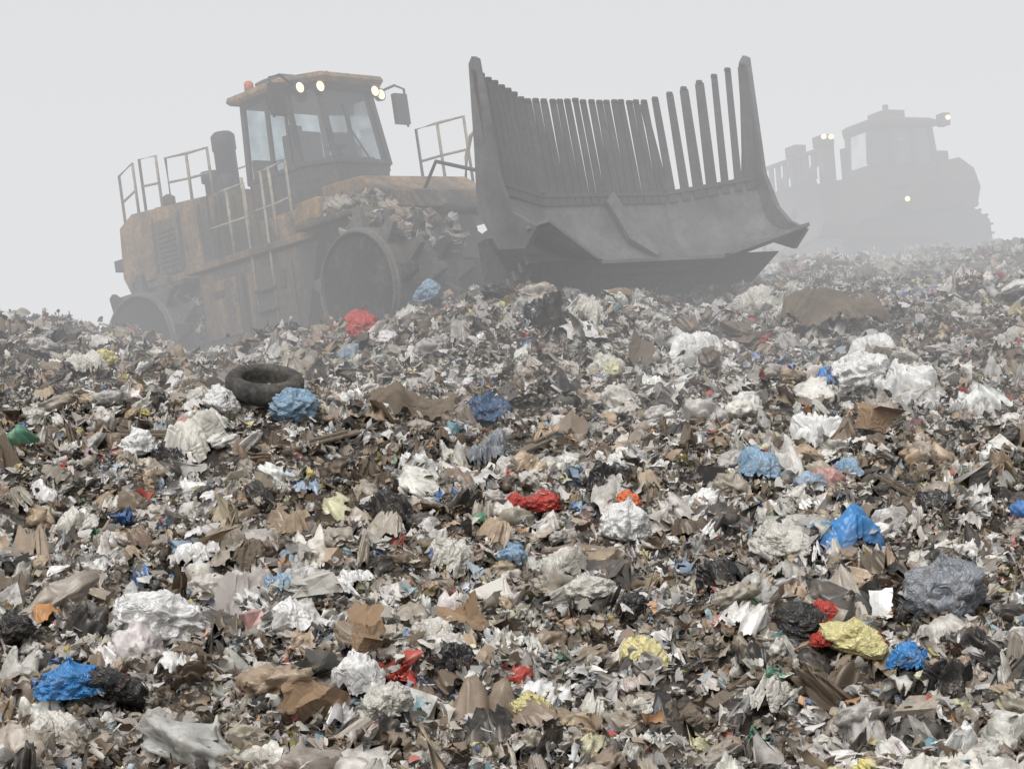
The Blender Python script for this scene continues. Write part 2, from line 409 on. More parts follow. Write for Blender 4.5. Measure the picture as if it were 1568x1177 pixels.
parts = [scatter(24000, .18, .34, {'shreds': 1}, .0, .35),
         scatter(50000, .06, .19, {'film': 4, 'crumpled': 5, 'drape': 6, 'card': 2.0, 'strip': 2.5, 'carton': .7, 'bottle': 1.2, 'bag': 4}, .55, .7),
         scatter(27000, .16, .42, {'film': 1.6, 'crumpled': 4, 'drape': 10, 'card': 1.6, 'strip': 2.5, 'carton': .4, 'bottle': .3, 'bag': 6}, .32, .45, 1.6, 1, 0.0, .8),
         scatter(2300, .36, .72, {'bag': 4.5, 'crumpled': 1.0, 'drape': 8, 'card': .6}, .18, .3, 1.7, .8, .06, .0)]
def heap(cx, cy, cz, rx, ry, rz, n, s0, s1, zmin=-1):
    d = rng.normal(0, 1, (n * 4, 3)); d /= np.linalg.norm(d, axis=1)[:, None]; d = d[d[:, 2] > zmin][:n]; n = len(d)
    P = np.array([cx, cy, cz]) + d * np.array([rx, ry, rz]) * rng.uniform(.6, 1.03, (n, 1))
    s = rng.uniform(s0, s1, n); ci = rng.choice(len(pc), n, p=pw)
    return P, rng.uniform(0, 6.28, (n, 3)), np.stack([s, s, s * .8], 1), rng.choice(K['film'] + K['crumpled'] + K['strip'] + K['drape'], n), pc[ci] * .8
def tread_litter(M, c, r, w, n, s0, s1, a0, a1):
    a = rng.uniform(a0, a1, n); yy = rng.uniform(-w / 2, w / 2, n); rr = r * rng.uniform(.85, 1.02, n)
    P = np.array([(M @ Vector((c[0] + rr[i] * math.cos(a[i]), c[1] + yy[i], c[2] + rr[i] * math.sin(a[i])))) for i in range(n)])
    s = rng.uniform(s0, s1, n); ci = rng.choice(9, n, p=pw[:9] / pw[:9].sum())
    return P, rng.uniform(0, 6.28, (n, 3)), np.stack([s, s * .7, s * .6], 1), rng.choice(K['film'] + K['crumpled'] + K['drape'], n), pc[ci] * .75
heaps = []
def finish_refuse():
    A = [np.concatenate([p[i] for p in parts + heaps]) for i in range(5)]
    n = len(A[0]); me = bpy.data.meshes.new('refuse_heap'); me.vertices.add(n)
    me.vertices.foreach_set('co', A[0].astype(np.float32).ravel())
    for nm, t, f, arr in (('prot', 'FLOAT_VECTOR', 'vector', A[1]), ('pscl', 'FLOAT_VECTOR', 'vector', A[2]), ('pidx', 'INT', 'value', A[3])):
        a = me.attributes.new(nm, t, 'POINT'); a.data.foreach_set(f, arr.astype(np.int32 if t == 'INT' else np.float32).ravel())
    a = me.attributes.new('tcol', 'FLOAT_COLOR', 'POINT'); a.data.foreach_set('color', np.concatenate([A[4], np.ones((n, 1))], 1).astype(np.float32).ravel())
    o = bpy.data.objects.new('refuse_heap', me); scene.collection.objects.link(o)
    g = bpy.data.node_groups.new('scatter_refuse', 'GeometryNodeTree')
    g.interface.new_socket('Geometry', in_out='INPUT', socket_type='NodeSocketGeometry')
    g.interface.new_socket('Geometry', in_out='OUTPUT', socket_type='NodeSocketGeometry')
    gi = g.nodes.new('NodeGroupInput'); go = g.nodes.new('NodeGroupOutput')
    ip = g.nodes.new('GeometryNodeInstanceOnPoints'); ci = g.nodes.new('GeometryNodeCollectionInfo')
    ci.inputs['Collection'].default_value = litter; ci.inputs['Separate Children'].default_value = True; ci.inputs['Reset Children'].default_value = True
    def na(nm, t):
        q = g.nodes.new('GeometryNodeInputNamedAttribute'); q.data_type = t; q.inputs['Name'].default_value = nm; return q.outputs['Attribute']
    g.links.new(gi.outputs[0], ip.inputs['Points']); g.links.new(ci.outputs[0], ip.inputs['Instance'])
    ip.inputs['Pick Instance'].default_value = True
    g.links.new(na('pidx', 'INT'), ip.inputs['Instance Index']); g.links.new(na('prot', 'FLOAT_VECTOR'), ip.inputs['Rotation']); g.links.new(na('pscl', 'FLOAT_VECTOR'), ip.inputs['Scale'])
    g.links.new(ip.outputs[0], go.inputs[0])
    md = o.modifiers.new('scatter', 'NODES'); md.node_group = g

# ------------------------------------------------------------------ landfill compactor
TILT = Matrix.Rotation(R(-8.5), 4, 'Y')
def empty(name, M):
    e = bpy.data.objects.new(name, None); scene.collection.objects.link(e); e.matrix_basis = M; e.empty_display_size = 0.5
    return e
MC = Matrix.Translation((-2.84, 33, 2.38)) @ TILT @ Matrix.Rotation(R(-42), 4, 'Z')
comp = empty('landfill_compactor', MC)

def compactor_wheel(name, parent, c, side, mat=None, w=1.2):
    b = B()
    s = side; h = w / 2
    b.lathe([(0.10, s * (h - .12)), (.24, s * (h - .14)), (.27, s * .2), (.42, s * .12), (.80, s * .05), (.84, s * .30), (.84, s * (h - .03))], c, 'Y', 44, 0)
    b.lathe([(.835, s * (h - .04)), (.85, s * (h + .02)), (.89, s * (h + .02)), (.90, s * (h - .03)), (.93, s * (h - .06)), (.93, -s * h), (.1, -s * h)], c, 'Y', 44, 1)
    for row in range(5):
        yy = c[1] + (-.46 + row * .23) * w / 1.2
        for k in range(9):
            a = 2 * math.pi * (k + .5 * (row % 2)) / 9 + .1
            d = Vector((math.cos(a), 0, math.sin(a))); rot = Matrix(((math.sin(a), 0, math.cos(a)), (0, 1, 0), (-math.cos(a), 0, math.sin(a))))
            b.box(Vector((c[0], yy, c[2])) + d * 1.06, (.30, .17, .34), 1 if (k + row) % 3 else 0, rot=rot, top=(.4, .55))
    for k in range(6):   # web ribs and hub bolts
        a = 2 * math.pi * k / 6 + .3
        p0 = Vector((c[0] + .26 * math.cos(a), c[1] + s * .22, c[2] + .26 * math.sin(a))); p1 = Vector((c[0] + .8 * math.cos(a), c[1] + s * .12, c[2] + .8 * math.sin(a)))
        b.beam(p0, p1, .06, .16, 1, (0, 1, 0))
    for k in range(8):
        a = 2 * math.pi * k / 8; b.lathe([(.035, s * (h - .14)), (.035, s * (h - .08))], (c[0] + .17 * math.cos(a), c[1], c[2] + .17 * math.sin(a)), 'Y', 6, 1)
    return b.obj(name, [m_wheel, m_rim], parent, mat, 0.012)
wz = 1.05
compactor_wheel('rear_wheel_right', comp, (-2.55, -1.45, wz), -1)
compactor_wheel('rear_wheel_left', comp, (-2.55, 1.45, wz), 1)
HF = Matrix.Translation((0.9, 0, 0)) @ Matrix.Rotation(R(-6), 4, 'Z') @ Matrix.Translation((-0.9, 0, 0))
FX = 3.35; FZ = .95
compactor_wheel('front_wheel_right', comp, (FX, -1.45, FZ), -1, HF, 1.4)
compactor_wheel('front_wheel_left', comp, (FX, 1.45, FZ), 1, HF, 1.4)

b = B()  # rear frame & bodywork
b.box((-1.2, 0, 1.15), (4.2, 1.3, .7), 1)
b.lathe([(.22, -.9), (.22, .9)], (-2.55, 0, wz), 'Y', 16, 1)
b.prism([(-3.75, 2.45), (-3.6, 2.15), (-1.0, 2.05), (-1.0, 3.35), (-3.3, 3.5), (-3.68, 3.32)], -1.25, 1.25, 0)
b.prism([(-3.7, 2.45), (-3.4, 1.1), (-3.05, .9), (-3.0, 2.25)], -1.2, 1.2, 0)
b.prism([(-3.4, 3.48), (-1.0, 3.33), (-1.0, 3.45), (-3.2, 3.6)], -.8, .8, 1)
for k, (x0, x1) in enumerate(((-3.3, -2.8), (-2.7, -2.1), (-2.0, -1.55), (-1.46, -1.1))):
    b.box(((x0 + x1) / 2, -1.262, 2.75), (x1 - x0, .03, .95), (0, 1, 0, 1)[k])
    b.box((x1 + .045, -1.256, 2.75), (.03, .03, 1.1), 2)
for k in range(8): b.box((-2.4, -1.285, 2.42 + k * .085), (.45, .02, .035), 2)
b.prism([(-3.4, 1.95), (-1.55, 1.95), (-1.55, 2.04), (-3.4, 2.04)], -1.75, 1.75, 1)
b.prism([(-1.55, .7), (.9, .5), (1.5, 2.05), (-1.45, 2.05)], -1.5, -.8, 1)
b.prism([(-1.55, .7), (.9, .5), (1.5, 2.05), (-1.45, 2.05)], .8, 1.5, 1)
b.box((-.1, 0, 2.16), (3.2, 3.15, .12), 0)
b.box((-.95, -1.515, 1.4), (.85, .03, .95), 0); b.box((.3, -1.515, 1.32), (1.1, .03, 1.1), 0)
b.box((-.95, -1.54, 1.65), (.22, .03, .12), 2); b.box((-.37, -1.52, 1.3), (.05, .02, 1.2), 2)
b.box((.62, -1.54, 1.62), (.12, .03, .3), 2)
for k in range(3): b.box((.2, -1.56, .85 + k * .33), (.5, .09, .05), 2)
b.prism([(-.9, 2.22), (1.0, 2.22), (1.35, 2.5), (1.35, 2.72), (-.9, 2.72)], -1.0, 1.0, 1)
b.prism([(.1, 2.22), (1.5, 2.22), (1.5, 2.4), (1.1, 2.62), (.1, 2.62)], -1.5, -1.0, 0)
b.box((-3.74, -.5, 2.85), (.06, .5, .35), 2)
b.box((-3.85, -1.15, 2.7), (.24, .18, .2), 2)
b.tube([(-3.6, -1.4, .3), (-3.6, -1.4, 1.7)], .05, 2)
b.obj('rear_body', [m_yel, m_yel2, m_dark], comp, None, 0.035)

b = B()
b.lathe([(.1, 0), (.19, .02), (.19, .95), (.21, .97), (.21, 1.22), (.15, 1.28), (.02, 1.28)], (-1.8, -.25, 3.35), 'Z', 20, 0, True)
b.lathe([(.1, 0), (.13, .02), (.13, .4), (.18, .42), (.18, .6), (.02, .62)], (-2.3, -.2, 3.45), 'Z', 18, 0, True)
b.lathe([(.1, 0), (.16, .02), (.16, .4), (.08, .5)], (-1.4, -.65, 3.3), 'Z', 18, 0, True)
b.lathe([(.1, 0), (.12, .02), (.12, .2), (.04, .25)], (-2.8, -.8, 3.5), 'Z', 14, 0, True)
b.obj('exhaust_stacks', [m_black], comp)

b = B()  # cab
def plan(z, gx=0, gy=0, fx=0):
    return [(-.5 - gx, -.93 - gy, z), (.78 + fx, -.97 - gy, z), (1.2 + fx + gx, -.6 - gy * .6, z), (1.2 + fx + gx, .6 + gy * .6, z), (.78 + fx, .97 + gy, z), (-.5 - gx, .93 + gy, z)]
P0 = plan(2.66, 0, 0, -.05); P1 = plan(3.42, 0, 0, .05); P2 = plan(4.72, -.02, -.05, -.15)
b.loft([P0, P1], 1, True)
for i in range(6): b.beam(Vector(P1[i]) - Vector((0, 0, .05)), P2[i], .085, .085, 1)
b.beam(((.14), -.955, 3.4), (.12, -.90, 4.72), .07, .07, 1); b.beam((.14, .955, 3.4), (.12, .90, 4.72), .07, .07, 1)
b.beam(((.6), -.965, 3.4), (.55, -.91, 4.72), .05, .05, 1)
for i in range(6):
    j = (i + 1) % 6
    b.beam(P2[i], P2[j], .1, .1, 1); b.beam(P1[i], P1[j], .06, .08, 1)
b.loft([plan(4.74, .1, .12, -.1), plan(4.80, .16, .16, -.06), plan(4.88, .14, .14, -.08), plan(4.93, .0, .0, -.2)], 0, True)
b.box((-.18, -.965, 3.05), (.5, .04, .62), 1)
b.box((.0, 0, 3.3), (.5, .55, .5), 2); b.box((-.25, 0, 3.75), (.16, .5, .9), 2); b.box((-.27, 0, 4.28), (.12, .28, .2), 2)
b.tube([(.95, 0, 3.3), (.7, 0, 3.75)], .04, 2); b.lathe([(.16, 0), (.19, .02), (.16, .04)], (.68, 0, 3.76), 'Z', 16, 2)
b.box((.9, .0, 3.45), (.3, 1.0, .2), 2); b.box((-.45, .45, 3.9), (.08, .6, .9), 2); b.box((-.45, -.6, 3.6), (.08, .5, .4), 2)
b.loft([[(.05, -.42, 4.92), (.05, .42, 4.92), (-.55, .42, 4.92), (-.55, -.42, 4.92)], [(.05, -.45, 5.14), (.05, .45, 5.14), (-.6, .45, 5.16), (-.6, -.45, 5.16)], [(-.02, -.38, 5.2), (-.02, .38, 5.2), (-.52, .38, 5.2), (-.52, -.38, 5.2)]], 1)
b.obj('cab', [m_yel, m_dark, m_seat], comp, None, 0.02)
b = B()
for i in range(6):
    j = (i + 1) % 6
    b.add([Vector(P1[i]), Vector(P1[j]), Vector(P2[j]), Vector(P2[i])], [(0, 1, 2, 3)], 0)
b.obj('cab_windows', [m_glass], comp)
b = B()
for s in (-1, 1):
    b.tube([(.85, s * .9, 4.7), (.95, s * 1.3, 4.85), (.95, s * 1.52, 4.8), (.93, s * 1.52, 4.15)], .022, 0)
    b.box((.93, s * 1.4, 4.45), (.09, .3, .52), 0)
    for k in (0, 1):
        c = Vector((1.14 - k * .16, s * (.62 + k * .3), 4.66))
        b.lathe([(.03, -.1), (.10, -.08), (.11, .0)], c, 'X', 14, 0)
        b.lathe([(.085, .005), (.02, .03)], c, 'X', 14, 1)
b.tube([(1.2, .2, 3.5), (1.15, -.1, 4.0), (1.1, -.15, 4.4)], .015, 0)
b.lathe([(.06, 0), (.06, .1)], (-.55, -.62, 4.9), 'Z', 12, 0); b.lathe([(.08, .1), (.08, .24), (.05, .28), (.01, .28)], (-.55, -.62, 4.9), 'Z', 14, 2, True)
b.tube([(-.2, .55, 4.9), (-.2, .6, 5.25), (.1, .6, 5.27), (.2, .55, 4.92)], .015, 0)
b.obj('mirrors_and_lamps', [m_black, m_lamp, m_orange], comp)

b = B()
def rail(pts, h, mid=True, r=.026):
    top = [Vector(p) + Vector((0, 0, h)) for p in pts]
    b.tube([pts[0]] + top + [pts[-1]], r, 0)
    if mid: b.tube([Vector(p) + Vector((0, 0, h * .5)) for p in pts], r * .85, 0)
    for p in pts[1:-1]: b.tube([p, Vector(p) + Vector((0, 0, h))], r, 0)
rail([(-3.62, -1.15, 3.3), (-3.15, -1.2, 3.42)], .95); rail([(-2.95, -1.2, 3.44), (-2.5, -1.2, 3.4)], .95)
rail([(-2.25, -1.2, 3.4), (-1.7, -1.2, 3.35), (-1.15, -1.2, 3.32)], .85)
rail([(-3.4, 1.15, 3.4), (-2.6, 1.2, 3.4)], .95); rail([(-2.2, 1.2, 3.35), (-1.3, 1.2, 3.3)], .9)
rail([(-1.0, -1.48, 2.2), (-.5, -1.48, 2.2), (-.05, -1.5, 2.2)], 1.1)
rail([(.15, -1.5, 2.2), (.6, -1.5, 2.2), (.95, -1.45, 2.25)], 1.2)
b.tube([(-.05, -1.52, .9), (-.07, -1.5, 3.4)], .024, 0); b.tube([(.4, -1.54, .9), (.4, -1.5, 3.4)], .024, 0)
rail([(1.3, 1.3, 2.9), (1.75, 1.35, 2.9), (2.4, 1.3, 2.85)], 1.1)
b.tube([(2.5, 1.0, 2.8), (2.6, 1.0, 3.2), (2.8, .95, 3.5), (3.1, .9, 3.62)], .035, 0)
b.obj('handrails', [m_rail], comp)

b = B()   # front frame
b.prism([(1.0, 1.0), (2.9, .95), (3.1, 1.3), (3.15, 1.9), (2.85, 2.6), (1.35, 2.75), (1.2, 2.3)], -.6, .6, 2)
b.prism([(1.5, 2.35), (2.9, 2.35), (2.9, 2.6), (2.5, 2.88), (1.5, 2.93)], -1.1, 1.1, 0)
b.prism([(2.9, 2.3), (3.6, 2.15), (3.45, 2.45), (2.9, 2.6)], -.9, .9, 1)
b.prism([(1.5, 2.2), (3.1, 2.16), (3.5, 1.95), (3.5, 2.02), (3.1, 2.26), (1.5, 2.32)], -1.75, -.6, 1); b.prism([(1.5, 2.2), (3.1, 2.16), (3.1, 2.26), (1.5, 2.32)], .6, 1.75, 1)
b.box((1.7, -1.35, 2.5), (.6, .5, .34), 0); b.box((2.45, -1.12, 2.55), (.5, .08, .25), 1)
b.lathe([(.25, -.9), (.25, .9)], (FX, 0, FZ), 'Y', 16, 2)
b.obj('front_frame', [m_yel, m_yel2, m_dark], comp, HF, 0.035)

# blade ---------------------------------------------------------------
WB = Matrix.Translation((2.02, 28.3, 3.72)) @ TILT @ Matrix.Rotation(R(-52), 4, 'Z') @ Matrix.Rotation(R(-8), 4, 'Y')
MB = MC.inverted() @ WB
b = B()
prof = [(.0, 0), (-.20, .05), (-.36, .13), (-.50, .27), (-.60, .45), (-.65, .68), (-.67, .95), (-.64, 1.3)]
plan_pts = [(-2.56, .63, .42), (-1.2, 0, 0), (1.2, 0, 0), (2.56, .63, .25)]
def lz(z, o): return z + o * (1 - z / 1.3)
def section(i0, i1):
    (ya, fa, oa), (yb, fb, ob) = plan_pts[i0], plan_pts[i1]
    n = len(prof); vs = []
    for (f0, z0) in prof: vs += [(fa + f0, ya, lz(z0, oa)), (fb + f0, yb, lz(z0, ob))]
    bk = [(x - .07, y, z - .03) for x, y, z in vs]
    b.add(vs, [(2 * k, 2 * k + 1, 2 * k + 3, 2 * k + 2) for k in range(n - 1)], 0, True)
    b.add(bk, [(2 * k + 2, 2 * k + 3, 2 * k + 1, 2 * k) for k in range(n - 1)], 2, True)
    b.beam((fa - .62, ya, 1.27), (fb - .62, yb, 1.27), .04, .06, 1)
    b.beam((fa + .06, ya, oa - .02), (fb + .06, yb, ob - .02), .34, .05, 0)
    for t in (.05, .5, .95):
        p = Vector((fa + (fb - fa) * t, ya + (yb - ya) * t, oa + (ob - oa) * t + .012)); b.lathe([(.03, 0), (.025, .02), (.005, .025)], p + Vector((.08, 0, 0)), 'Z', 8, 1)
for i in range(3): section(i, i + 1)
def slats(i0, i1, n, h0, h1, gap, fan=0):
    (ya, fa, _), (yb, fb, _) = plan_pts[i0], plan_pts[i1]
    L_ = math.hypot(yb - ya, fb - fa); d = Vector(((fb - fa) / L_, (yb - ya) / L_, 0)); nrm = Vector((-d.y, d.x, 0))
    for k in range(n):
        t = (k + .5) / n; w = L_ / n * (1 - gap * random.uniform(.5, 1.5))
        p = Vector((fa + (fb - fa) * t - .64, ya + (yb - ya) * t, 1.12)); h = h0 + .13 + (h1 - h0) * t + random.uniform(-.012, .012)
        lean = random.uniform(-.012, .012) + fan * t
        q = p + Vector((.14, 0, h)) + d * lean
        ring = lambda c, ww: [c + d * ww / 2 * i + nrm * .016 * j for i, j in ((-1, -1), (1, -1), (1, 1), (-1, 1))]
        b.loft([ring(p, w * 1.10), ring(p + (q - p) * .5, w), ring(q, w * .86)], 1)
        b.lathe([(.01, -.04), (.04, -.035), (.04, .035), (.01, .04)], q + Vector((0, 0, .02)), 'Y', 8, 1)
slats(0, 1, 8, 1.58, 1.42, .16); slats(1, 2, 16, 1.42, 1.42, .23); slats(2, 3, 7, 1.42, 1.80, .34, .28)
for i in (1, 2): b.box((plan_pts[i][1] - .60, plan_pts[i][0], 2.0), (.05, .1, 1.4), 1)
for (y, o, top, fan) in ((-2.56, .42, 2.98, .1), (2.56, .25, 3.16, .28)):
    f = .63
    poly = [(f + .08, o - .06), (f - .2, o + .18), (f - .38, .75), (f - .48, 1.3), (f - .42, top), (f - .50, top + .07), (f - .60, top), (f - .85, 1.8), (f - 1.05, 1.0), (f - .8, .35), (f - .25, o - .25)]
    b.loft([[(x, yy + fan * max(0, z - 1.0) / 2, z) for x, z in poly] for yy in (y - .04, y + .04)], 0)
b.prism([(-.78, .2), (-.2, -.12), (-.55, -.35), (-1.2, -.1), (-1.2, .9), (-.78, 1.2)], -1.1, 1.1, 2)
for k in range(6): b.box((.1 - k * .16, -1.9, .1 - k * .06), (.06, 1.0, .14), 0)
for y0, y1 in ((-2.3, -1.2), (1.2, 2.3)):
    b.prism([(.3, .0), (-.4, -.25), (-1.0, .0), (-.95, .7), (-.75, .7), (-.45, .1)], y0, y1, 2)
b.prism([(-.1, -.12), (-.5, -.55), (-1.3, -.6), (-1.6, -.1), (-1.2, .2)], -1.6, -1.05, 2)
b.loft([[(-.60, -.05, 1.15), (-.6, .12, 1.3), (-.56, .12, 1.3), (-.55, -.05, 1.15)], [(-.56, .15, .55), (-.58, .45, .62), (-.50, .45, .62), (-.49, .15, .55)], [(-.44, .5, .25), (-.44, .62, .3), (-.4, .62, .3), (-.4, .5, .25)]], 0)
b.obj('blade', [m_steel, m_rack, m_dark], comp, MB, 0.0)
b = B()
for s in (-1, 1):
    a = HF @ Vector((2.9, s * .6, 1.3)); e = MB @ Vector((-1.0, s * .9, .2))
    b.beam(a, e, .3, .45, 0)
    a = HF @ Vector((3.1, s * .45, 2.2)); e = MB @ Vector((-.75, s * .5, 1.2))
    b.tube([a, a + (e - a) * .6], .1, 1); b.tube([a + (e - a) * .6, e], .055, 1)
b.tube([HF @ Vector((2.9, -.3, 2.4)), HF @ Vector((3.4, -.3, 2.9)), MB @ Vector((-1.0, -.9, 1.6)), MB @ Vector((-.8, -1.0, 1.3))], .03, 1)
b.obj('push_arms', [m_yel2, m_black], comp)

# ------------------------------------------------------------------ bulldozer
MD = Matrix.Translation((9.9, 52, 6.6)) @ Matrix.Rotation(R(-4), 4, 'Y') @ Matrix.Rotation(R(180 + 24), 4, 'Z') @ Matrix.Scale(1.1, 4)
doz = empty('bulldozer', MD)
b = B()
for s in (-1, 1):
    y0, y1 = s * 1.0, s * 1.6
    tr = [(-1.9, .35), (-1.6, .0), (1.5, 0), (1.9, .3), (1.9, .7), (1.5, .95), (-.6, 1.15), (-1.3, 1.35), (-1.85, 1.0)]
    b.prism(tr, y0, y1, 0)
    for k in range(len(tr)):
        a = Vector((tr[k][0], 0, tr[k][1])); e = Vector((tr[(k + 1) % len(tr)][0], 0, tr[(k + 1) % len(tr)][1])); n = max(1, int((e - a).length / .2))
        for j in range(n):
            p = a + (e - a) * (j + .5) / n; ang = math.atan2((e - a).z, (e - a).x)
            b.box((p.x, (y0 + y1) / 2, p.z), (.05, .62, .16), 0, Matrix.Rotation(-ang, 3, 'Y'))
b.obj('tracks', [m_black], doz)
b = B()
b.prism([(-1.7, .8), (1.6, .8), (2.2, 1.1), (2.2, 2.0), (.5, 2.25), (.4, 1.9), (-1.7, 1.9)], -.7, .7, 0)
b.prism([(-1.7, 1.35), (.3, 1.2), (.5, 1.5), (-.3, 1.95), (-1.7, 1.95)], -1.45, 1.45, 0)
b.prism([(-2.0, 1.4), (-1.1, 1.3), (-1.1, 2.5), (-1.6, 2.6), (-2.0, 2.35), (-2.15, 1.9)], -1.0, 1.0, 0)
b.box((-1.4, .5, 2.7), (.3, .3, .25), 1); b.lathe([(.15, 0), (.2, .1), (.1, .2)], (-1.7, -.6, 2.55), 'Z', 12, 1)
b.lathe([(.09, 0), (.09, .8)], (1.2, .3, 2.1), 'Z', 12, 1)
for k in range(4): b.box((-2.16, -.5 + k * .3, 1.9), (.05, .2, .4), 1)
b.obj('body', [m_doz, m_black], doz, None, .04)
b = B()
def dpl(z, g=0): return [(-1.0 - g, -.85 - g, z), (.25 + g, -.85 - g, z), (.6 + g, -.45, z), (.6 + g, .45, z), (.25 + g, .85 + g, z), (-1.0 - g, .85 + g, z)]
D0 = dpl(1.9); D1 = dpl(2.5); D2 = dpl(3.35, -.06)
b.loft([D0, D1], 0)
for i in range(6): b.beam(D1[i], D2[i], .12, .12, 1)
b.beam((-.4, .85, 2.5), (-.4, .79, 3.35), .1, .1, 1)
b.box((-.9, 0, 2.9), (.15, 1.4, .7), 1); b.box((-.2, 0, 2.8), (.5, .5, .9), 1)
b.loft([dpl(3.36, .08), dpl(3.5, .1), dpl(3.58, -.05)], 0)
b.box((-.3, 0, 3.72), (.6, .7, .28), 1); b.lathe([(.07, 0), (.07, .2)], (-.3, 0, 3.85), 'Z', 10, 1)
b.tube([(-1.0, .8, 3.45), (-1.2, .95, 3.5)], .05, 1); b.box((-1.25, .95, 3.5), (.2, .3, .3), 1)
b.obj('cab', [m_doz, m_dark], doz, None, .02)
b = B()
for i in range(6):
    j = (i + 1) % 6; b.add([D1[i], D1[j], D2[j], D2[i]], [(0, 1, 2, 3)])
b.obj('cab_windows', [m_glass], doz)
b = B()
pr = [(.25, 0), (0, .15), (-.12, .5), (-.12, .9), (.0, 1.35), (.05, 1.5)]
for k in range(5):
    (f0, z0), (f1, z1) = pr[k], pr[k + 1]
    for (ya, fa), (yb, fb) in (((-2.2, .35), (-1.2, 0)), ((-1.2, 0), (1.2, 0)), ((1.2, 0), (2.2, .35))):
        vs = [(3.0 + fa + f0, ya, z0 + .4), (3.0 + fb + f0, yb, z0 + .4), (3.0 + fb + f1, yb, z1 + .4), (3.0 + fa + f1, ya, z1 + .4)]
        b.add(vs + [(x - .08, y, z) for x, y, z in vs], [(0, 1, 2, 3), (7, 6, 5, 4), (0, 4, 5, 1), (3, 2, 6, 7), (0, 3, 7, 4), (1, 5, 6, 2)], 0)
for k in range(15): b.box((3.05, -2.1 + k * .3, 2.2), (.06, .14, .65), 0)
b.box((3.05, 0, 2.5), (.08, 4.3, .08), 0)
for s in (-1, 1):
    b.beam((-.2, s * 1.75, .7), (3.0, s * 1.75, .7), .2, .3, 1)
    b.beam((1.9, s * .6, 2.0), (1.9, s * .6, 2.9), .25, .3, 1); b.tube([(2.0, s * .6, 2.85), (2.95, s * .6, 1.2)], .08, 1)
    b.box((1.95, s * .6, 3.0), (.3, .45, .25), 1)
b.obj('blade', [m_steel, m_doz], doz)
b = B()
for c in ((2.1, .86, 3.06), (1.9, .86, 3.06)):
    b.lathe([(.06, -.02), (.06, .04), (.02, .06)], c, 'Y', 12, 0)
for c in ((-1.25, 1.12, 3.52), (.35, 1.46, 1.5)):
    b.lathe([(.06, 0), (.06, .04), (.02, .06)], c, 'Y', 12, 0)
b.obj('work_lamps', [m_lamp], doz)

heaps.append(tread_litter(MC @ HF, (FX, -1.35, FZ), 1.1, 1.1, 60, .18, .5, .5, 2.2))
heaps.append(tread_litter(MC @ HF, (FX, 1.45, FZ), 1.1, 1.2, 25, .16, .4, -.3, 1.6))
p = MC @ HF @ Vector((2.6, -1.2, 2.25)); heaps.append(heap(p.x, p.y, p.z, .55, .35, .3, 70, .14, .4, -.1))
p = MC @ Vector((-2.0, -1.3, 1.3)); heaps.append(heap(p.x, p.y, p.z, .75, .5, .6, 140, .16, .45, -.2))
finish_refuse()

# ------------------------------------------------------------------ larger individual pieces of rubbish
def plastic(name, col, rough=0.36):
    m, nt, b, out = new_mat(name); N = nt.nodes; L = nt.links
    tc = N.new('ShaderNodeTexCoord')
    n1 = N.new('ShaderNodeTexNoise'); n1.inputs['Scale'].default_value = 2.0; n1.inputs['Detail'].default_value = 8; n1.inputs['Roughness'].default_value = .7
    L.new(tc.outputs['Object'], n1.inputs['Vector'])
    mr = N.new('ShaderNodeMapRange'); mr.inputs[1].default_value = .48; mr.inputs[2].default_value = .78; mr.inputs[3].default_value = .04; mr.inputs[4].default_value = .7
    L.new(n1.outputs['Fac'], mr.inputs[0])
    mx = N.new('ShaderNodeMix'); mx.data_type = 'RGBA'; L.new(mr.outputs[0], mx.inputs['Factor'])
    mx.inputs['A'].default_value = (*col, 1); mx.inputs['B'].default_value = (.2, .165, .13, 1)
    L.new(mx.outputs['Result'], b.inputs['Base Color']); b.inputs['Roughness'].default_value = rough
    wrinkle(nt, b, tc.outputs['Object'], 3.0, .6, .12)
    return m
C = dict(white=plastic('white_plastic', (.71, .71, .70)), blue=plastic('blue_plastic', (.04, .21, .50)), black=plastic('black_plastic', (.015, .015, .017), .3),
         grey=plastic('grey_plastic', (.22, .24, .27)), red=plastic('red_plastic', (.45, .04, .03)), yellow=plastic('yellow_plastic', (.62, .56, .27)),
         ltblue=plastic('light_blue_plastic', (.22, .34, .46)), orange=plastic('orange_plastic', (.7, .16, .05)), card=plastic('brown_cardboard', (.27, .18, .11), .9),
         beige=plastic('straw', (.46, .40, .29), .9), dkblue=plastic('dark_blue_plastic', (.04, .09, .18)), cream=plastic('cream_plastic', (.56, .54, .49)), wood=plastic('old_wood', (.15, .12, .09), .9))
def place(name, P, F, col, px, py, s, rot=(0, 0, 0), lift=.05, smooth=True):
    me = np_mesh(name, P, F); me.polygons.foreach_set('use_smooth', [smooth] * len(me.polygons)); me.materials.append(C[col])
    o = bpy.data.objects.new(name, me); scene.collection.objects.link(o)
    p = spot(px, py); o.location = p + Vector((0, 0, lift))
    o.rotation_euler = rot; o.scale = s if isinstance(s, (tuple, list)) else (s, s, s)
    return o
sd = [100]
def bag(col, px, py, s, rot=None, sq=.85, knot=None):
    sd[0] += 1
    if not isinstance(s, tuple): s = (s, s, s)
    s = tuple(q * 1.15 for q in s)
    P, F = bag_geo(5, sd[0], sq, sd[0] % 2 == 0 if knot is None else knot, 1.25)
    r = rot or (random.uniform(-.2, .6), random.uniform(-.4, .4), random.uniform(-.7, .7))
    return place('garbage_bag', P, F, col, px, py, s, r, .45 * s[2] + .10)
def sheet(name, col, px, py, w, h, folds, amp, rot=(.5, 0, 0), maxa=1.2, lift=.15, n=34, smooth=True):
    sd[0] += 1
    P, F = crumple(n, w, h, folds, amp, sd[0], maxa)
    return place(name, P, F, col, px, py, 1, rot, lift, smooth)
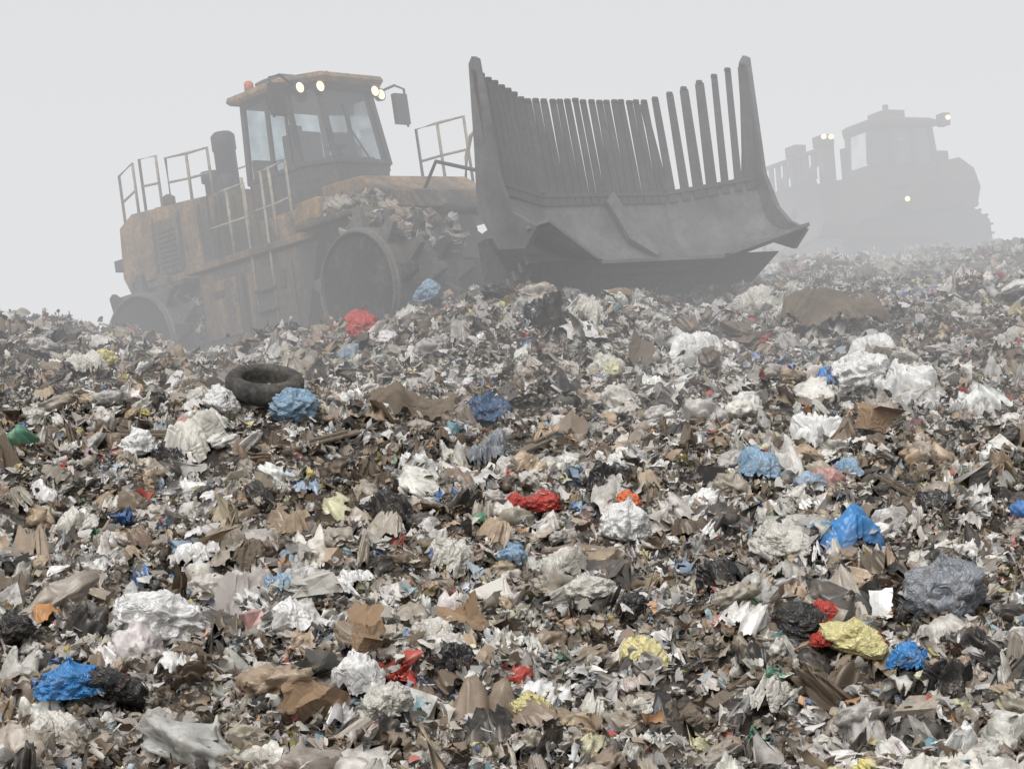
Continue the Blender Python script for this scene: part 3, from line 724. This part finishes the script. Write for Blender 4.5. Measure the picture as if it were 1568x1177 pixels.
def film(name, col, px, py, w, asp=.7, h=.4, rot=None, st=2.0, lift=.16):
    sd[0] += 1
    P, F = drape(40, sd[0] * 3 + 11, h, asp, .5, st)
    return place(name, P, F, col, px, py, w * .88, rot or (random.uniform(.1, .6), random.uniform(-.3, .3), random.uniform(-.6, .6)), lift)
bag('white', 245, 1000, (.32, .2, .24)); film('plastic_sheet', 'white', 545, 1070, .5, .8, .5); bag('cream', 590, 1120, (.16, .15, .14))
bag('blue', 105, 1090, (.22, .18, .14)); bag('black', 168, 1095, (.2, .18, .14)); bag('grey', 1445, 965, (.25, .2, .28)); bag('black', 1230, 1000, .15)
bag('white', 955, 845, (.2, .18, .19), (.2, 0, 1), .95, True); bag('orange', 962, 800, .1); bag('red', 830, 800, (.17, .12, .12)); bag('red', 790, 797, .09)
bag('yellow', 1300, 1020, (.2, .15, .15)); bag('red', 1262, 975, .11); bag('red', 1265, 1010, .09); bag('ltblue', 448, 655, (.22, .18, .2)); bag('dkblue', 750, 660, (.22, .18, .2))
bag('white', 1315, 600, (.28, .25, .24)); film('plastic_sheet', 'white', 1395, 615, .9, .7, .4); film('plastic_sheet', 'white', 1340, 555, .8, .6, .4); bag('red', 555, 525, (.24, .2, .22)); bag('yellow', 160, 575, (.13, .12, .16))
bag('yellow', 815, 1125, (.13, .11, .1)); bag('ltblue', 655, 472, .18); bag('cream', 900, 950, (.22, .14, .15)); bag('cream', 1190, 860, (.22, .18, .14)); bag('white', 210, 715, (.16, .15, .18)); bag('white', 340, 645, .16)
bag('black', 20, 1000, .13); film('plastic_sheet', 'white', 1075, 800, .55); film('plastic_sheet', 'cream', 780, 825, .6)
film('plastic_tarp', 'blue', 1285, 850, 1.15, .5, .3, (.35, .1, .1), 3); film('plastic_tarp', 'blue', 1390, 1045, .35); film('plastic_tarp', 'ltblue', 1165, 740, .5); film('plastic_tarp', 'ltblue', 1300, 745, .4); film('plastic_tarp', 'ltblue', 430, 925, .3)
film('plastic_tarp', 'ltblue', 785, 875, .3, .9, .3, (.9, 0, 0)); sheet('plastic_sheet', 'white', 500, 940, .5, .14, 3, .06); sheet('plastic_sheet', 'white', 910, 530, .3, .35, 1, .02, (.9, .2, .4), .6)
for (x, y, w, c) in ((860, 895, .6, 'cream'), (300, 690, .8, 'cream'), (1480, 640, .6, 'white'), (640, 740, .5, 'white'), (1250, 690, .7, 'white'), (450, 975, .45, 'white'), (950, 640, .7, 'cream'), (1060, 550, .8, 'white'), (900, 500, .6, 'cream'), (300, 880, .45, 'white'), (540, 920, .4, 'white'),
                     (110, 830, .5, 'cream'), (750, 720, .6, 'grey'), (1180, 1110, .4, 'cream'), (990, 1040, .35, 'yellow'), (690, 880, .45, 'cream'), (1430, 800, .5, 'black'), (700, 1050, .45, 'black'), (1450, 1085, .55, 'black'), (250, 730, .5, 'black'), (930, 760, .6, 'black'), (1100, 915, .5, 'black'), (590, 810, .6, 'black'), (840, 505, .9, 'black'), (970, 960, .4, 'black'), (80, 1150, .4, 'cream'), (130, 580, .6, 'cream'), (300, 535, .9, 'cream'), (1150, 480, .8, 'cream'), (660, 1000, .4, 'cream'), (1040, 1130, .4, 'wood'), (380, 880, .4, 'wood')):
    film('plastic_sheet', c, x, y, w, random.uniform(.5, .9), random.uniform(.3, .55), None, random.uniform(1.2, 3))
sheet('cardboard_sheet', 'card', 480, 1115, .55, .35, 3, .05, (.4, .1, .3), .8, .14, 16, False); sheet('cardboard_sheet', 'card', 700, 975, .45, .25, 3, .03, (.6, .3, .2), 1.0, .14, 14, False)
sheet('cardboard_sheet', 'card', 555, 985, .3, .3, 2, .02, (.9, .3, .2), 1.0, .14, 14, False); film('cardboard_sheet', 'wood', 625, 645, 1.2, .3, .2, (.3, 0, .1))
sheet('cardboard_sheet', 'wood', 980, 570, .35, .55, 1, .02, (.9, .5, .2), .5, .24, 10, False); sheet('straw_clump', 'beige', 355, 825, .6, .5, 16, .16, (.4, 0, 0), 2.8, .16, 30, False)
film('cardboard_sheet', 'wood', 1270, 500, 1.7, .35, .2, (.3, 0, .1)); sheet('paper_sheet', 'white', 1350, 960, .18, .24, 1, .01, (1.0, .1, .3), .6, .16, 8, False)
def carton(px, py, s, r, col='card'):
    b = B(); b.box((0, 0, .0), (1, .7, .6), 0, top=(.92, 1.05))
    b.add([(-.46, -.36, .3), (.46, -.36, .3), (.5, -.6, .42), (-.42, -.62, .4)], [(0, 1, 2, 3)]); b.add([(-.46, .36, .3), (.46, .36, .3), (.42, .6, .5), (-.5, .62, .45)], [(0, 1, 2, 3)])
    o = b.obj('cardboard_box', [C[col]], None, None, .01); o.location = spot(px, py) + Vector((0, 0, s * .3 + .04)); o.scale = (s, s, s); o.rotation_euler = r
carton(1345, 668, .38, (.1, .15, .4)); carton(1120, 985, .15, (.2, -.1, 1.0)); carton(560, 1005, .2, (.4, .2, .7))
def plank(px, py, L_, r):
    b = B(); b.box((0, 0, 0), (L_, .13, .03), 0); b.box((L_ * .1, 0.01, .031), (L_ * .5, .05, .03), 0)
    o = b.obj('wooden_plank', [C['wood']], None, None, .006); o.location = spot(px, py) + Vector((0, 0, .16)); o.rotation_euler = r
plank(1375, 775, .5, (.3, .5, .2)); plank(490, 700, .9, (.2, -.25, .5)); plank(220, 690, 1.4, (.2, 0, -.1)); plank(830, 700, .8, (.1, -.3, .9)); plank(1130, 1090, .5, (.3, -.5, .4))
b = B(); b.lathe([(.21, -.08), (.26, -.11), (.33, -.10), (.36, -.05), (.36, .05), (.33, .10), (.26, .11), (.21, .08), (.23, 0), (.21, -.08)], (0, 0, 0), 'Z', 40, 0, True)
b.f = b.f[:-2]; b.m = b.m[:-2]; b.s = b.s[:-2]
o = b.obj('car_tire', [paint('tire_rubber', (.035, .035, .035), (.10, .09, .075), .85, 3)]); o.location = spot(405, 628) + Vector((0, 0, .27)); o.rotation_euler = (.40, .08, 0); o.scale = (1.15, 1.15, 1.05)

# ------------------------------------------------------------------ fog, sky, sun
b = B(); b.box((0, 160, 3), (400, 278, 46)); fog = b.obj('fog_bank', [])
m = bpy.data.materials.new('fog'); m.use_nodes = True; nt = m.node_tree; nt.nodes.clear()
SIG = .035; FOG_GLOW = (.765, .77, .785)
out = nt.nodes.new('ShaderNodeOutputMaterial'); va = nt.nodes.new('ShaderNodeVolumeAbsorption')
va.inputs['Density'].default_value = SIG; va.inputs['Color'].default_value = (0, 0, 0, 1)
em = nt.nodes.new('ShaderNodeEmission'); em.inputs[0].default_value = (*FOG_GLOW, 1); em.inputs[1].default_value = SIG  # added glow: the fog emits this colour in place of scattered daylight
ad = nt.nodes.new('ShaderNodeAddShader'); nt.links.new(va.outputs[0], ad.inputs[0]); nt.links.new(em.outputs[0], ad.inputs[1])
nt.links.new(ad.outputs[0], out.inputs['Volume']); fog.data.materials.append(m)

world = bpy.data.worlds.new('World'); scene.world = world; world.use_nodes = True
nt = world.node_tree; bg = nt.nodes['Background']
sky = nt.nodes.new('ShaderNodeTexSky'); sky.sky_type = 'NISHITA'; sky.sun_disc = False
SE, SR = 50, 200
sky.sun_elevation = R(SE); sky.sun_rotation = R(SR); sky.dust_density = 5; sky.air_density = 1
hs = nt.nodes.new('ShaderNodeHueSaturation'); hs.inputs['Saturation'].default_value = .12
nt.links.new(sky.outputs[0], hs.inputs['Color']); nt.links.new(hs.outputs[0], bg.inputs['Color']); bg.inputs['Strength'].default_value = .15
sl = bpy.data.lights.new('sun', 'SUN'); sl.energy = 1.1; sl.angle = R(30); sl.color = (1, .965, .92)
so = bpy.data.objects.new('sun', sl); scene.collection.objects.link(so)
az = R(SR); d = Vector((math.sin(az) * math.cos(R(SE)), math.cos(az) * math.cos(R(SE)), math.sin(R(SE))))
so.rotation_euler = (-d).to_track_quat('-Z', 'Y').to_euler(); so.location = d * 50
